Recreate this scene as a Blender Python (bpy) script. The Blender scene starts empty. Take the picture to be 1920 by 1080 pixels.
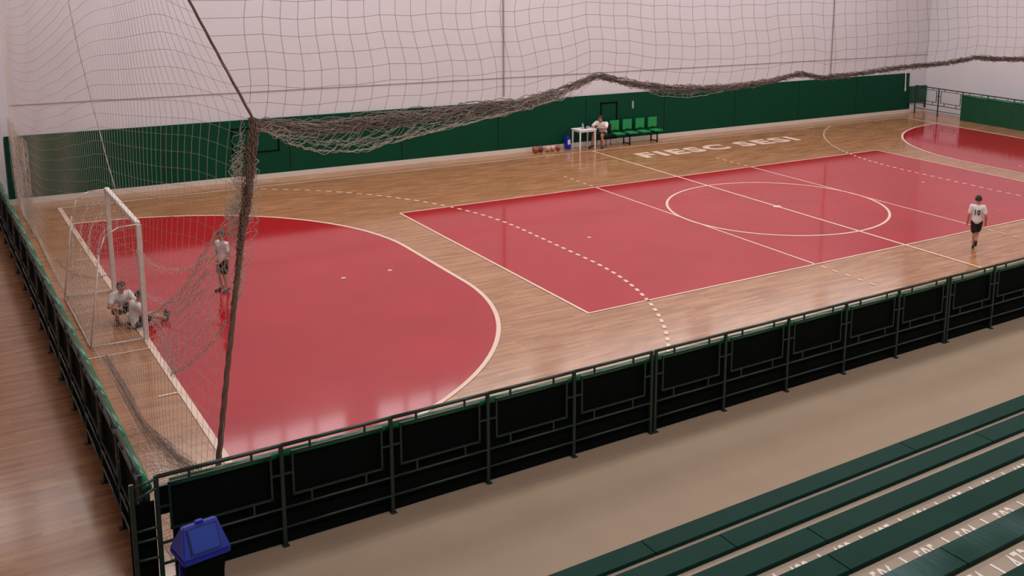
import bpy, bmesh, math, random
import numpy as np
from mathutils import Vector, Matrix
random.seed(7); rng = np.random.default_rng(7)
SC = bpy.context.scene
COL = SC.collection

# ------------------------------------------------------------------ camera
F_PX, CX, CY = 1945.34, 269.07, -245.04
yaw, pitch, roll = 0.636579, 0.191968, 0.023757
fw = Vector((math.sin(yaw)*math.cos(pitch), math.cos(yaw)*math.cos(pitch), -math.sin(pitch)))
rt = fw.cross(Vector((0, 0, 1))).normalized(); up = rt.cross(fw)
r2 = rt*math.cos(roll) + up*math.sin(roll); u2 = -rt*math.sin(roll) + up*math.cos(roll)
cd = bpy.data.cameras.new('camera'); cam = bpy.data.objects.new('camera', cd); COL.objects.link(cam)
m = Matrix((r2, u2, -fw)).transposed().to_4x4(); m.translation = Vector((-19.155, -20.2543, 6.6756))
cam.matrix_world = m
cd.sensor_fit = 'HORIZONTAL'; cd.sensor_width = 36; cd.lens = 36*F_PX/1920
cd.shift_x = -CX/1920; cd.shift_y = CY/1920
cd.clip_end = 200
SC.camera = cam

# ------------------------------------------------------------------ world, exposure
w = bpy.data.worlds.new('hall_world'); SC.world = w; w.use_nodes = True
w.node_tree.nodes['Background'].inputs[0].default_value = (0.9, 0.92, 1, 1)
w.node_tree.nodes['Background'].inputs[1].default_value = 0.6
vs = SC.view_settings
vs.view_transform = 'Standard'; vs.look = 'None'; vs.exposure = 0.0; vs.gamma = 1; vs.use_curve_mapping = False

def s2l(c):
    return tuple((x/255/12.92 if x/255 <= .04045 else ((x/255+.055)/1.055)**2.4) for x in c) + (1,)

# ------------------------------------------------------------------ lights of the hall: ceiling lamp banks
LAMP_POWER = 200
lamp_spots = [(x, y) for x in (-15.5, -8.5, -1.5, 5.5, 12.5) for y in (-15.5, -6.0, 2.0, 8.0)]
for i, (x, y) in enumerate(lamp_spots):
    ld = bpy.data.lights.new('hall_lamp_light', 'AREA'); ld.shape = 'RECTANGLE'; ld.size = 4.0; ld.size_y = 1.6
    ld.energy = LAMP_POWER*(1.3 if y < -10 else 1.0); ld.color = (1.0, .96, .945)
    lo = bpy.data.objects.new('hall_lamp_light', ld); COL.objects.link(lo); lo.location = (x, y, 10.6)

# ------------------------------------------------------------------ materials
def nt(name):
    m = bpy.data.materials.new(name); m.use_nodes = True
    return m, m.node_tree, m.node_tree.nodes['Principled BSDF']
def mat(name, rgb, rough=.5, metal=0, noise=0, nscale=20, spec=.5, bump=0, coat=0):
    m, t, b = nt(name)
    c = s2l(rgb)
    b.inputs['Base Color'].default_value = c; b.inputs['Roughness'].default_value = rough
    b.inputs['Metallic'].default_value = metal; b.inputs['Specular IOR Level'].default_value = spec
    b.inputs['Coat Weight'].default_value = coat; b.inputs['Coat Roughness'].default_value = .15
    if noise or bump:
        tc = t.nodes.new('ShaderNodeTexCoord'); n = t.nodes.new('ShaderNodeTexNoise')
        n.inputs['Scale'].default_value = nscale; n.inputs['Detail'].default_value = 5
        t.links.new(tc.outputs['Object'], n.inputs['Vector'])
        if noise:
            mx = t.nodes.new('ShaderNodeMix'); mx.data_type = 'RGBA'
            mx.inputs[6].default_value = tuple(x*(1-noise) for x in c[:3])+(1,)
            mx.inputs[7].default_value = tuple(min(1, x*(1+noise)) for x in c[:3])+(1,)
            t.links.new(n.outputs['Fac'], mx.inputs[0]); t.links.new(mx.outputs[2], b.inputs['Base Color'])
        if bump:
            bp = t.nodes.new('ShaderNodeBump'); bp.inputs['Strength'].default_value = bump; bp.inputs['Distance'].default_value = .01
            t.links.new(n.outputs['Fac'], bp.inputs['Height']); t.links.new(bp.outputs[0], b.inputs['Normal'])
    return m
M = {}
M['wall'] = mat('painted_wall', (208, 205, 211), .8, noise=.04, nscale=1.2)
M['ceiling'] = mat('ceiling_paint', (205, 200, 196), .9, noise=.03)
M['seam'] = mat('seam_and_pipe_grey', (150, 138, 134), .8, noise=.05)  # plain grey of the wall joint line and the vertical pipes
M['ledge'] = mat('wall_plinth', (206, 196, 186), .6, noise=.06, nscale=3)
M['pad'] = mat('green_wall_pad', (2, 62, 42), .5, noise=.12, nscale=1.5, spec=.15)
M['pad2'] = mat('green_fence_pad', (8, 70, 46), .4, noise=.12, nscale=3)
M['padseam'] = mat('green_pad_seam', (2, 48, 33), .6, noise=.1)
M['roll'] = mat('green_vinyl_roll', (20, 108, 70), .25, noise=.1, nscale=3)
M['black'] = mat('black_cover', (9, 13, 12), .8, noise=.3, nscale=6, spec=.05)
M['rail'] = mat('dark_green_painted_steel', (25, 46, 38), .35, noise=.15, nscale=8)
M['dark'] = mat('dark_paint', (16, 18, 17), .5, noise=.2)
M['concrete'] = mat('concrete_floor', (154, 134, 114), .62, noise=.1, nscale=1.3, bump=.1, spec=.35)
M['tread'] = mat('concrete_tread', (158, 143, 128), .75, noise=.12, nscale=3)
M['paint'] = mat('white_number_paint', (226, 216, 208), .6, noise=.05)
M['white'] = mat('white_plastic', (226, 222, 224), .35, noise=.02)
M['goalw'] = mat('goal_post_paint', (214, 204, 196), .4, noise=.06)
M['netL'] = mat('light_grey_net_twine', (186, 172, 162), .9, noise=.1, nscale=5)
M['netD'] = mat('shaded_brown_net_twine', (124, 106, 100), .9, noise=.2, nscale=5)  # darker copy of the twine: raised net's shaded side put into the colour
M['rope'] = mat('brown_rope', (116, 90, 77), .9, noise=.3, nscale=12)
M['goalnet'] = mat('goal_net_twine', (200, 186, 180), .9, noise=.05)
M['line'] = mat('floor_line_paint', (218, 192, 176), .35, noise=.06, nscale=4)
M['seat'] = mat('bright_green_plastic', (22, 138, 74), .4, noise=.06)
M['blue'] = mat('blue_plastic', (14, 40, 158), .38, noise=.08)
M['blue2'] = mat('blue_plastic_flap', (14, 58, 160), .38, noise=.08)
M['bluedk'] = mat('blue_groove', (8, 16, 60), .6, noise=.1)
M['skin'] = mat('skin', (178, 124, 100), .55, noise=.05, nscale=30)
M['hair'] = mat('dark_hair', (42, 22, 20), .7, noise=.3, nscale=60, bump=.4)
M['shirt'] = mat('white_cotton', (218, 212, 212), .8, noise=.04, nscale=12)
M['black_cloth'] = mat('black_cloth', (28, 22, 26), .8, noise=.2, nscale=12)
M['eye'] = mat('eye_dark', (25, 18, 16), .3, noise=.1)
M['lip'] = mat('lip', (150, 84, 76), .5, noise=.1)
M['shoe'] = mat('shoe_dark', (46, 26, 24), .5, noise=.2)
M['num'] = mat('shirt_number_black', (44, 40, 46), .7, noise=.1)
M['orange'] = mat('orange_leather', (150, 84, 60), .5, noise=.15, nscale=8)
M['pinkball'] = mat('pale_leather', (206, 160, 140), .5, noise=.1, nscale=8)
M['sack'] = mat('brown_sack_mesh', (120, 74, 60), .8, noise=.2)
M['plank'] = mat('green_bench_paint', (12, 52, 43), .45, noise=.2, nscale=2.2, spec=.04)
def worn_mat():
    m, t, b = nt('worn_bench_paint'); N = t.nodes.new; L = t.links.new
    tc = N('ShaderNodeTexCoord'); mp = N('ShaderNodeMapping'); mp.inputs['Scale'].default_value = (22, 2.5, 1); L(tc.outputs['Object'], mp.inputs['Vector'])
    n1 = N('ShaderNodeTexNoise'); n1.inputs['Scale'].default_value = 1.5; n1.inputs['Detail'].default_value = 4; L(mp.outputs[0], n1.inputs['Vector'])
    n2 = N('ShaderNodeTexNoise'); n2.inputs['Scale'].default_value = .55; L(tc.outputs['Object'], n2.inputs['Vector'])
    r2_ = N('ShaderNodeMapRange'); r2_.inputs[1].default_value = .45; r2_.inputs[2].default_value = .62; L(n2.outputs['Fac'], r2_.inputs[0])
    mu = N('ShaderNodeMath'); mu.operation = 'MULTIPLY'; L(n1.outputs['Fac'], mu.inputs[0]); L(r2_.outputs[0], mu.inputs[1])
    mx = N('ShaderNodeMix'); mx.data_type = 'RGBA'; mx.inputs[6].default_value = s2l((12, 52, 43)); mx.inputs[7].default_value = s2l((92, 118, 122))
    L(mu.outputs[0], mx.inputs[0]); L(mx.outputs[2], b.inputs['Base Color']); b.inputs['Roughness'].default_value = .45; b.inputs['Specular IOR Level'].default_value = .05
    return m
M['worn'] = worn_mat()
M['glass_item'] = mat('clear_grey_plastic', (150, 160, 168), .3, noise=.05)
# lamp diffuser: gives off light
lm, lt, lb = nt('lamp_diffuser'); lb.inputs['Emission Color'].default_value = (1, .95, .91, 1); lb.inputs['Emission Strength'].default_value = 1.6
M['lamp'] = lm
# daylight behind frosted clerestory panes
dm, dt, db = nt('frosted_daylight_pane'); db.inputs['Base Color'].default_value = (.8, .82, .85, 1)
db.inputs['Emission Color'].default_value = (1, .97, .97, 1); db.inputs['Emission Strength'].default_value = 2.2
M['pane'] = dm

def wood_mat():
    m, t, b = nt('parquet_floor')
    N = t.nodes.new; L = t.links.new
    tc = N('ShaderNodeTexCoord')
    br = N('ShaderNodeTexBrick'); br.offset = .5; br.offset_frequency = 2; br.squash = 1
    br.inputs['Scale'].default_value = 1; br.inputs['Brick Width'].default_value = .62; br.inputs['Row Height'].default_value = .085
    br.inputs['Mortar Size'].default_value = .0012; br.inputs['Bias'].default_value = 0
    br.inputs['Color1'].default_value = (0, 0, 0, 1); br.inputs['Color2'].default_value = (1, 1, 1, 1); br.inputs['Mortar'].default_value = (.15, .15, .15, 1)
    L(tc.outputs['Object'], br.inputs['Vector'])
    # stretched grain
    mp = N('ShaderNodeMapping'); mp.inputs['Scale'].default_value = (.9, 9, 1); L(tc.outputs['Object'], mp.inputs['Vector'])
    n1 = N('ShaderNodeTexNoise'); n1.inputs['Scale'].default_value = 1.1; n1.inputs['Detail'].default_value = 4; L(mp.outputs[0], n1.inputs['Vector'])
    n2 = N('ShaderNodeTexNoise'); n2.inputs['Scale'].default_value = .35; n2.inputs['Detail'].default_value = 3; L(tc.outputs['Object'], n2.inputs['Vector'])
    r1 = N('ShaderNodeMapRange'); r1.inputs[1].default_value = .25; r1.inputs[2].default_value = .75; L(n1.outputs['Fac'], r1.inputs[0])
    ad = N('ShaderNodeMath'); ad.operation = 'MULTIPLY_ADD'; ad.inputs[1].default_value = .42; L(br.outputs['Color'], ad.inputs[0])
    mu = N('ShaderNodeMath'); mu.operation = 'MULTIPLY'; mu.inputs[1].default_value = .58; L(r1.outputs[0], mu.inputs[0]); L(mu.outputs[0], ad.inputs[2])
    cr = N('ShaderNodeValToRGB'); e = cr.color_ramp.elements
    e[0].position = 0; e[0].color = s2l((136, 90, 60)); e[1].position = 1; e[1].color = s2l((188, 141, 103))
    k = cr.color_ramp.elements.new(.5); k.color = s2l((162, 116, 82))
    L(ad.outputs[0], cr.inputs[0])
    mx = N('ShaderNodeMix'); mx.data_type = 'RGBA'; mx.blend_type = 'MULTIPLY'; mx.inputs[0].default_value = .2
    c2 = N('ShaderNodeValToRGB'); c2.color_ramp.elements[0].position = .3; c2.color_ramp.elements[0].color = (.72, .66, .62, 1); c2.color_ramp.elements[1].position = .7; c2.color_ramp.elements[1].color = (1, 1, 1, 1)
    L(n2.outputs['Fac'], c2.inputs[0]); L(cr.outputs[0], mx.inputs[6]); L(c2.outputs[0], mx.inputs[7])
    L(mx.outputs[2], b.inputs['Base Color'])
    rr = N('ShaderNodeMapRange'); rr.inputs[3].default_value = .14; rr.inputs[4].default_value = .15; L(n2.outputs['Fac'], rr.inputs[0]); L(rr.outputs[0], b.inputs['Roughness'])
    b.inputs['Specular IOR Level'].default_value = .42
    return m
M['wood'] = wood_mat()
def red_mat():
    m, t, b = nt('red_court_paint')
    N = t.nodes.new; L = t.links.new
    tc = N('ShaderNodeTexCoord'); n = N('ShaderNodeTexNoise'); n.inputs['Scale'].default_value = .5; n.inputs['Detail'].default_value = 4
    L(tc.outputs['Object'], n.inputs['Vector'])
    cr = N('ShaderNodeValToRGB'); e = cr.color_ramp.elements
    e[0].position = .3; e[0].color = s2l((156, 21, 31)); e[1].position = .7; e[1].color = s2l((168, 26, 38))
    L(n.outputs['Fac'], cr.inputs[0]); L(cr.outputs[0], b.inputs['Base Color'])
    rr = N('ShaderNodeMapRange'); rr.inputs[3].default_value = .08; rr.inputs[4].default_value = .085; L(n.outputs['Fac'], rr.inputs[0]); L(rr.outputs[0], b.inputs['Roughness']); b.inputs['Specular IOR Level'].default_value = .34
    return m
M['red'] = red_mat()

# ------------------------------------------------------------------ mesh helpers
def link(name, me, mats, parent=None, loc=None, rotz=None):
    o = bpy.data.objects.new(name, me); COL.objects.link(o)
    for k in (mats if isinstance(mats, (list, tuple)) else [mats]): me.materials.append(k)
    if parent: o.parent = parent
    if loc is not None: o.location = loc
    if rotz is not None: o.rotation_euler = (0, 0, rotz)
    return o
def obj(name, bm, mats, parent=None, smooth=False, loc=None, rotz=None):
    me = bpy.data.meshes.new(name); bm.normal_update(); bm.to_mesh(me); bm.free()
    if smooth:
        for p in me.polygons: p.use_smooth = True
    return link(name, me, mats, parent, loc, rotz)
def tag(o, label=None, cat=None, group=None, kind=None):
    if label: o['label'] = label
    if cat: o['category'] = cat
    if group: o['group'] = group
    if kind: o['kind'] = kind
    return o
def empty(name, loc=(0, 0, 0), rotz=0, label=None, cat=None, group=None):
    o = bpy.data.objects.new(name, None); COL.objects.link(o); o.location = loc; o.rotation_euler = (0, 0, rotz)
    o.empty_display_size = .1
    return tag(o, label, cat, group)
def dup(root, loc, rotz, label=None, group=None):
    r = root.copy(); COL.objects.link(r); r.location = loc; r.rotation_euler = (0, 0, rotz)
    if label: r['label'] = label
    if group: r['group'] = group
    for ch in list(root.children):
        c = ch.copy(); COL.objects.link(c); c.parent = r
        for g in list(ch.children):
            d = g.copy(); COL.objects.link(d); d.parent = c
    return r
def bx(bm, x0, x1, y0, y1, z0, z1, bev=0, mi=0):
    r = bmesh.ops.create_cube(bm, size=1)
    vs_ = r['verts']
    for v in vs_:
        v.co = Vector((x0+(v.co.x+.5)*(x1-x0), y0+(v.co.y+.5)*(y1-y0), z0+(v.co.z+.5)*(z1-z0)))
    if bev:
        es = list({e for v in vs_ for e in v.link_edges})
        bmesh.ops.bevel(bm, geom=es, offset=bev, segments=2, affect='EDGES', clamp_overlap=True)
    elif mi:
        for f in {f for v in vs_ for f in v.link_faces}: f.material_index = mi
    return vs_
def tube(bm, a, b, r, r1=None, n=10):
    a = Vector(a); b = Vector(b); d = b-a
    r1 = r if r1 is None else r1
    q = d.to_track_quat('Z', 'Y').to_matrix()
    ra = []; rb = []
    for i in range(n):
        t = 2*math.pi*i/n; o = q @ Vector((math.cos(t), math.sin(t), 0))
        ra.append(bm.verts.new(a+o*r)); rb.append(bm.verts.new(b+o*r1))
    for i in range(n):
        j = (i+1) % n; bm.faces.new((ra[i], ra[j], rb[j], rb[i]))
    bm.faces.new(ra[::-1]); bm.faces.new(rb)
def flat_poly(bm, pts, z):
    bm.faces.new([bm.verts.new((x, y, z)) for x, y in pts])
def strip(bm, pts, wd, z):
    """painted stripe of width wd along a polyline"""
    P = [Vector((x, y)) for x, y in pts]
    L = []; R = []
    for i, p in enumerate(P):
        d = (P[min(i+1, len(P)-1)] - P[max(i-1, 0)]).normalized(); n = Vector((-d.y, d.x))*wd/2
        L.append(bm.verts.new((p.x+n.x, p.y+n.y, z))); R.append(bm.verts.new((p.x-n.x, p.y-n.y, z)))
    for i in range(len(P)-1): bm.faces.new((R[i], R[i+1], L[i+1], L[i]))
def twine(lines, radius, sides=3):
    """fast mesh of thin tubes along many polylines"""
    V = []; Fc = []; base = 0
    for ln in lines:
        if isinstance(ln, tuple): P, r = ln
        else: P, r = ln, radius
        P = np.asarray(P, float); n = len(P)
        if n < 2: continue
        T = np.gradient(P, axis=0); T /= (np.linalg.norm(T, axis=1, keepdims=True)+1e-9)
        ref = np.where(np.abs(T[:, 2:3]) > .8, np.array([[1., 0, 0]]), np.array([[0, 0, 1.]]))
        A = np.cross(T, ref); A /= (np.linalg.norm(A, axis=1, keepdims=True)+1e-9); B = np.cross(T, A)
        rr = np.broadcast_to(np.asarray(r, float), (n,))[:, None]
        for k in range(sides):
            a = 2*math.pi*k/sides
            V.append(P + rr*(A*math.cos(a)+B*math.sin(a)))
        for i in range(n-1):
            for k in range(sides):
                k2 = (k+1) % sides
                Fc.append((base+k*n+i, base+k2*n+i, base+k2*n+i+1, base+k*n+i+1))
        base += n*sides
    me = bpy.data.meshes.new('twine'); me.from_pydata(np.concatenate(V).tolist(), [], Fc); me.update()
    return me
def catmull(P, t):
    """P: (n,k) control points, t in 0..1 array -> smooth curve"""
    P = np.asarray(P, float); n = len(P); x = np.clip(np.asarray(t)*(n-1), 0, n-1-1e-9); i = x.astype(int); f = (x-i)[:, None]
    p0 = P[np.maximum(i-1, 0)]; p1 = P[i]; p2 = P[np.minimum(i+1, n-1)]; p3 = P[np.minimum(i+2, n-1)]
    return .5*((2*p1)+(-p0+p2)*f+(2*p0-5*p1+4*p2-p3)*f*f+(-p0+3*p1-3*p2+p3)*f**3)

# ------------------------------------------------------------------ the setting
GX = 16.1            # goal lines at x = -/+16.1
WY = 10.4            # far wall
EX = 18.75           # right end wall
NX = -24.0           # left end wall
BY = -22.5           # wall behind the bleachers
HZ = 11.0
bm = bmesh.new(); bx(bm, NX, EX, -9.12, WY, -.1, 0)
floor = obj('floor', bm, M['wood']); tag(floor, kind='structure')
bm = bmesh.new(); bx(bm, NX, EX, BY, -9.12, -.1, 0)
tag(obj('floor_concrete', bm, M['concrete']), kind='structure')

def arc(cx, cy, r, a0, a1, n=40):
    return [(cx+r*math.cos(a0+(a1-a0)*i/n), cy+r*math.sin(a0+(a1-a0)*i/n)) for i in range(n+1)]
H = math.pi/2
ZR, ZL = .004, .008
# red areas
for sx in (-1, 1):
    pts = arc(-GX, 1.5, 6, H, 0) + arc(-GX, -1.5, 6, 0, -H)
    pts = [(x*(-sx), y) for x, y in pts]
    if sx > 0: pts = pts[::-1]
    bm = bmesh.new(); flat_poly(bm, pts, ZR); bmesh.ops.recalc_face_normals(bm, faces=bm.faces)
    for f in bm.faces:
        if f.normal.z < 0: f.normal_flip()
    obj('red_goal_area', bm, M['red'], floor)
    bm = bmesh.new(); strip(bm, pts, .08, ZL); obj('goal_area_line', bm, M['line'], floor)
bm = bmesh.new(); flat_poly(bm, [(-9, -4.5), (9, -4.5), (9, 4.5), (-9, 4.5)], ZR); obj('red_centre_area', bm, M['red'], floor)
bm = bmesh.new()
for a, b in (((-9, -4.5), (9, -4.5)), ((9, 4.5), (-9, 4.5))): strip(bm, [(a[0]-.025*np.sign(b[0]-a[0]), a[1]), b], .05, ZL)
for x in (-9, 9): strip(bm, [(x, -4.5), (x, 4.5)], .055, ZL+.0004)
for x in (-3, 3): strip(bm, [(x, -4.5), (x, 4.5)], .05, ZL)
for x in (-3, 3):
    for s in (-1, 1):
        for k in range(5): strip(bm, [(x, s*(4.66+k*.36)), (x, s*(4.66+k*.36+.16))], .05, ZL)
obj('volleyball_line', bm, M['line'], floor)
bm = bmesh.new(); strip(bm, arc(0, 0, 3.02, 0, 2*math.pi, 96), .07, ZL+.0008); strip(bm, [(0, -9.05), (0, 9.35)], .07, ZL+.0012)
strip(bm, arc(0, 0, .07, 0, 2*math.pi, 16), .09, ZL+.0016)
obj('centre_line', bm, M['line'], floor)
bm = bmesh.new()
strip(bm, [(-GX, 9.35), (GX, 9.35)], .06, ZL); strip(bm, [(-GX, -9.02), (GX, -9.02)], .06, ZL)
for x in (-GX, GX): strip(bm, [(x, -9.05), (x, 9.38)], .1, ZL+.0014)
for s in (-1, 1):
    for x in (-GX-.33, ):
        strip(bm, [(x, s*4.15), (-GX-.04, s*4.15)], .05, ZL)
strip(bm, [(-GX-.95, -2.0), (-GX-.05, -2.0)], .04, ZL)
obj('boundary_line', bm, M['line'], floor)
bm = bmesh.new()
for sx in (-1, 1):
    path = arc(-GX, 1.5, 9, math.radians(61), 0, 90) + arc(-GX, -1.5, 9, 0, -math.radians(61), 90)
    P = np.array(path); d = np.r_[0, np.cumsum(np.linalg.norm(np.diff(P, axis=0), axis=1))]
    s0 = 0
    while s0 < d[-1]-.15:
        q = [np.array([np.interp(s, d, P[:, 0])*(-sx), np.interp(s, d, P[:, 1])]) for s in (s0, s0+.08, s0+.16)]
        if q[2][1] > -8.95: strip(bm, q, .07, ZL)
        s0 += .31
obj('nine_metre_dashes', bm, M['line'], floor)
bm = bmesh.new()
for x in (-12.1, -11.1, -6.1, 6.1, 12.1, 11.1): 
    strip(bm, arc(x, 0, .025, 0, 2*math.pi, 12), .055, ZL+.002)
obj('penalty_mark', bm, M['line'], floor)

def text_mesh(s, offset=0.0, extr=0.0):
    cu = bpy.data.curves.new('t', 'FONT'); cu.body = s; cu.size = 1; cu.offset = offset; cu.extrude = extr; cu.resolution_u = 4
    cu.space_character = 1.18
    o = bpy.data.objects.new('t', cu); COL.objects.link(o)
    dg = bpy.context.evaluated_depsgraph_get(); me = bpy.data.meshes.new_from_object(o.evaluated_get(dg))
    bpy.data.objects.remove(o); bpy.data.curves.remove(cu)
    return me
def fit_text(s, w_, h_, offset=0.0, extr=0.0):
    me = text_mesh(s, offset, extr)
    co = np.array([v.co[:] for v in me.vertices]); lo = co.min(0); hi = co.max(0)
    for v in me.vertices:
        v.co.x = (v.co.x-lo[0])/(hi[0]-lo[0])*w_; v.co.y = (v.co.y-lo[1])/(hi[1]-lo[1])*h_
    return me
for word, x0, wd in (('FIESC', .92, 3.8), ('SESI', 5.25, 2.85)):
    o = link('floor_lettering', fit_text(word, wd, .88, .045), M['line'], floor, (x0, 7.37, ZL)); o['label'] = 'painted word ' + word

# walls
def wallbox(name, x0, x1, y0, y1, z0, z1, mt, parent=None):
    b = bmesh.new(); bx(b, x0, x1, y0, y1, z0, z1); o = obj(name, b, mt, parent)
    if not parent: tag(o, kind='structure')
    return o
CW = [(-21.5, -15.5), (-14.5, -8.5), (-7.5, -1.5), (-.5, 5.5), (6.5, 12.5), (13.2, 18.2)]   # high windows on the far wall
WZ0, WZ1 = 7.9, 9.6
b = bmesh.new()
bx(b, NX, EX, WY, WY+.2, 0, WZ0); bx(b, NX, EX, WY, WY+.2, WZ1, HZ)
xs = [NX] + [v for c in CW for v in c] + [EX]
for i in range(0, len(xs), 2): bx(b, xs[i], xs[i+1], WY, WY+.2, WZ0, WZ1)
tag(obj('wall_far', b, M['wall']), kind='structure')
for i, (a, c) in enumerate(CW):
    b = bmesh.new(); bx(b, a, c, WY+.12, WY+.16, WZ0, WZ1); o = obj('window_%d' % (i+1), b, M['pane']); tag(o, kind='structure')
    b = bmesh.new()
    for x in np.linspace(a, c, 7): bx(b, x-.025, x+.025, WY+.02, WY+.11, WZ0, WZ1)
    for z in (WZ0+.025, (WZ0+WZ1)/2, WZ1-.025): bx(b, a, c, WY+.03, WY+.1, z-.025, z+.025)
    obj('window_frame', b, M['rail'], o)
wallbox('wall_right', EX, EX+.2, BY, WY, 0, HZ, M['wall'])
wallbox('wall_left', NX-.2, NX, BY, WY, 0, HZ, M['wall'])
wallbox('wall_back', NX, EX, BY-.2, BY, 0, HZ, M['wall'])
wallbox('ceiling', NX, EX, BY, WY, HZ, HZ+.2, M['ceiling'])
wallbox('trim_1', -16.9, EX, WY-.012, WY, 2.55, 2.575, M['seam'])          # joint line in the render of the far wall
wallbox('trim_2', -17.6, -17.12, WY-.16, WY, 0, HZ, M['wall'])            # pilaster at the far left
wallbox('baseboard_far', NX, EX, WY-.1, WY, 0, .15, M['ledge'])
for i, x in enumerate((-2.86, 12.52)):
    b = bmesh.new(); tube(b, (x, WY-.035, 1.95), (x, WY-.035, HZ-.3), .022)
    for z in (2.3, 4, 6): bx(b, x-.03, x+.03, WY-.05, WY-.003, z-.015, z+.015)
    tag(obj('conduit_pipe', b, M['seam']), ['thin grey vertical pipe on the pale wall, nearer the left net corner', 'thin grey vertical pipe on the pale wall, nearer the right end wall'][i], 'pipe', 'vertical pipes on the far wall')

# green wall padding : modules along the far wall
PADS = [-17.1, -13.4, -9.97, -6.5, -3.1, .35, 3.8, 7.25, 10.7, 14.1, 17.52]
pad = empty('wall_padding', (0, WY-.05, 0), 0, 'long dark green padded panel along the foot of the pale wall', 'wall padding')
for a, c in zip(PADS[:-1], PADS[1:]):
    b = bmesh.new(); bx(b, a+.006, c-.006, -.03, .03, .15, 1.78, bev=.01); obj('pad_panel', b, M['pad'], pad)
    b = bmesh.new(); bx(b, a+.01, a+.024, -.034, -.028, .17, 1.76); obj('panel_seam', b, M['padseam'], pad)
def hatch(x0, x1, z0, z1, t=.05, name='frame'):
    b = bmesh.new(); y0, y1 = -.045, -.025
    bx(b, x0, x0+t, y0, y1, z0, z1); bx(b, x1-t, x1, y0, y1, z0, z1); bx(b, x0, x1, y0, y1, z1-t, z1); bx(b, x0, x1, y0, y1, z0, z0+t)
    obj(name, b, M['black'], pad)
hatch(.96, 1.68, .17, 1.5, .05, 'hatch_frame')
hatch(-11.6, -10.27, .8, 1.55, .04, 'hatch_frame')
# low pad by the corner
b = bmesh.new(); bx(b, -.6, .6, -.04, .04, .42, 1.17, bev=.01)
lp = empty('low_wall_pad', (18.13, WY-.06, 0), 0, 'short low green board between the long padding and the right corner', 'board')
obj('board', b, M['pad2'], lp)
for sx in (-.58, .54):
    b = bmesh.new(); bx(b, sx, sx+.04, -.04, .03, .15, .42); obj('leg', b, M['rail'], lp)
# rope ends hanging over the padding
b = bmesh.new(); tube(b, (17.16, WY-.13, 1.9), (17.2, WY-.13, 1.1), .022, .03, 8); tube(b, (17.2, WY-.13, 1.1), (17.2, WY-.13, .98), .045, .02, 8)
tag(obj('hanging_cord', b, M['goalw']), 'pale cord hanging over the right end of the green padding', 'cord')
b = bmesh.new(); bx(b, 2.32, 2.40, WY-.1, WY-.075, 1.2, 1.48, bev=.01); tube(b, (2.36, WY-.1, 1.26), (2.36, WY-.115, 1.26), .02)
tag(obj('wall_switch', b, M['glass_item']), 'small pale upright box on the green padding above the seats', 'switch box')

# hall lamps (fittings)
lamp0 = None
for i, (x, y) in enumerate(lamp_spots):
    if lamp0 is None:
        lamp0 = empty('ceiling_lamp', (x, y, 10.65), 0, 'long ceiling lamp bank', 'lamp', 'ceiling lamps')
        b = bmesh.new(); bx(b, -2.05, 2.05, -.85, .85, .06, .2, bev=.02); obj('housing', b, M['white'], lamp0)
        b = bmesh.new(); bx(b, -1.95, 1.95, -.75, .75, .02, .06); obj('diffuser', b, M['lamp'], lamp0)
        for sx in (-1.5, 1.5):
            b = bmesh.new(); tube(b, (sx, 0, .2), (sx, 0, .35), .015); obj('hanger', b, M['rail'], lamp0)
    else: dup(lamp0, (x, y, 10.65), 0)

# ------------------------------------------------------------------ steel barriers with padded boards
def make_barrier(open_bays=(), n=5, pitch=1.28, hf=1.235, corner=False):
    t = empty('barrier', (0, 0, 0), 0, 'barrier', 'barrier')
    Ln = n*pitch
    for k in range(n+1):
        x = k*pitch
        b = bmesh.new(); bx(b, x-.022, x+.022, -.022, .022, .0, hf-.0, bev=.004); bx(b, x-.034, x+.034, -.06, .03, 0, .012)
        obj('post', b, M['rail'], t)
    for z, nm, r in ((hf-.018, 'top_rail', .024), (.46, 'middle_rail', .016), (.22, 'lower_rail', .016)):
        b = bmesh.new()
        for k in range(n):
            x0 = k*pitch+(.0 if z > 1 else .02); x1 = (k+1)*pitch-(.0 if z > 1 else .02)
            tube(b, (x0, -.0 if z > 1 else -.012, z), (x1, -.0 if z > 1 else -.012, z), r, n=8)
        obj(nm, b, M['rail'], t, smooth=True)
    for k in range(n):
        x0 = k*pitch+.12; x1 = (k+1)*pitch-.12; z0, z1 = .6, 1.12; h = .011; y = -.008
        b = bmesh.new()
        bx(b, x0-h, x1+h, y-h, y+h, z1-h, z1+h); bx(b, x0-h, x1+h, y-h, y+h, z0-h, z0+h)
        bx(b, x0-h, x0+h, y-h, y+h, z0, z1); bx(b, x1-h, x1+h, y-h, y+h, z0, z1)
        for xx in (x0+.2, x1-.2): bx(b, xx-h, xx+h, y-h, y+h, z1+h, hf-.035)
        for xx in (x0+.2, x1-.2): bx(b, xx-h, xx+h, y-h, y+h, .475, z0-h)
        for xa, xb in ((k*pitch+.02, x0-h), (x1+h, (k+1)*pitch-.02)): bx(b, xa, xb, y-h, y+h, .86, .882)
        obj('frame', b, M['rail'], t)
        if k in open_bays: continue
        b = bmesh.new()
        a0 = k*pitch; a1 = (k+1)*pitch-.006
        if k == 0: a0 = .14 if corner else -.032
        if k == n-1: a1 += .036
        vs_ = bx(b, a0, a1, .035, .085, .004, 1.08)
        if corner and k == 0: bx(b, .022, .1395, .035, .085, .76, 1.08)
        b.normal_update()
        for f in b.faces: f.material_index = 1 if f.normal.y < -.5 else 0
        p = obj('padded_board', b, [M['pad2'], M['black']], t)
        b = bmesh.new(); tube(b, (a0, .065, 1.085), (a1, .065, 1.085), .045, n=14); obj('top_roll', b, M['roll'], p, smooth=True)
    return t
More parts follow.
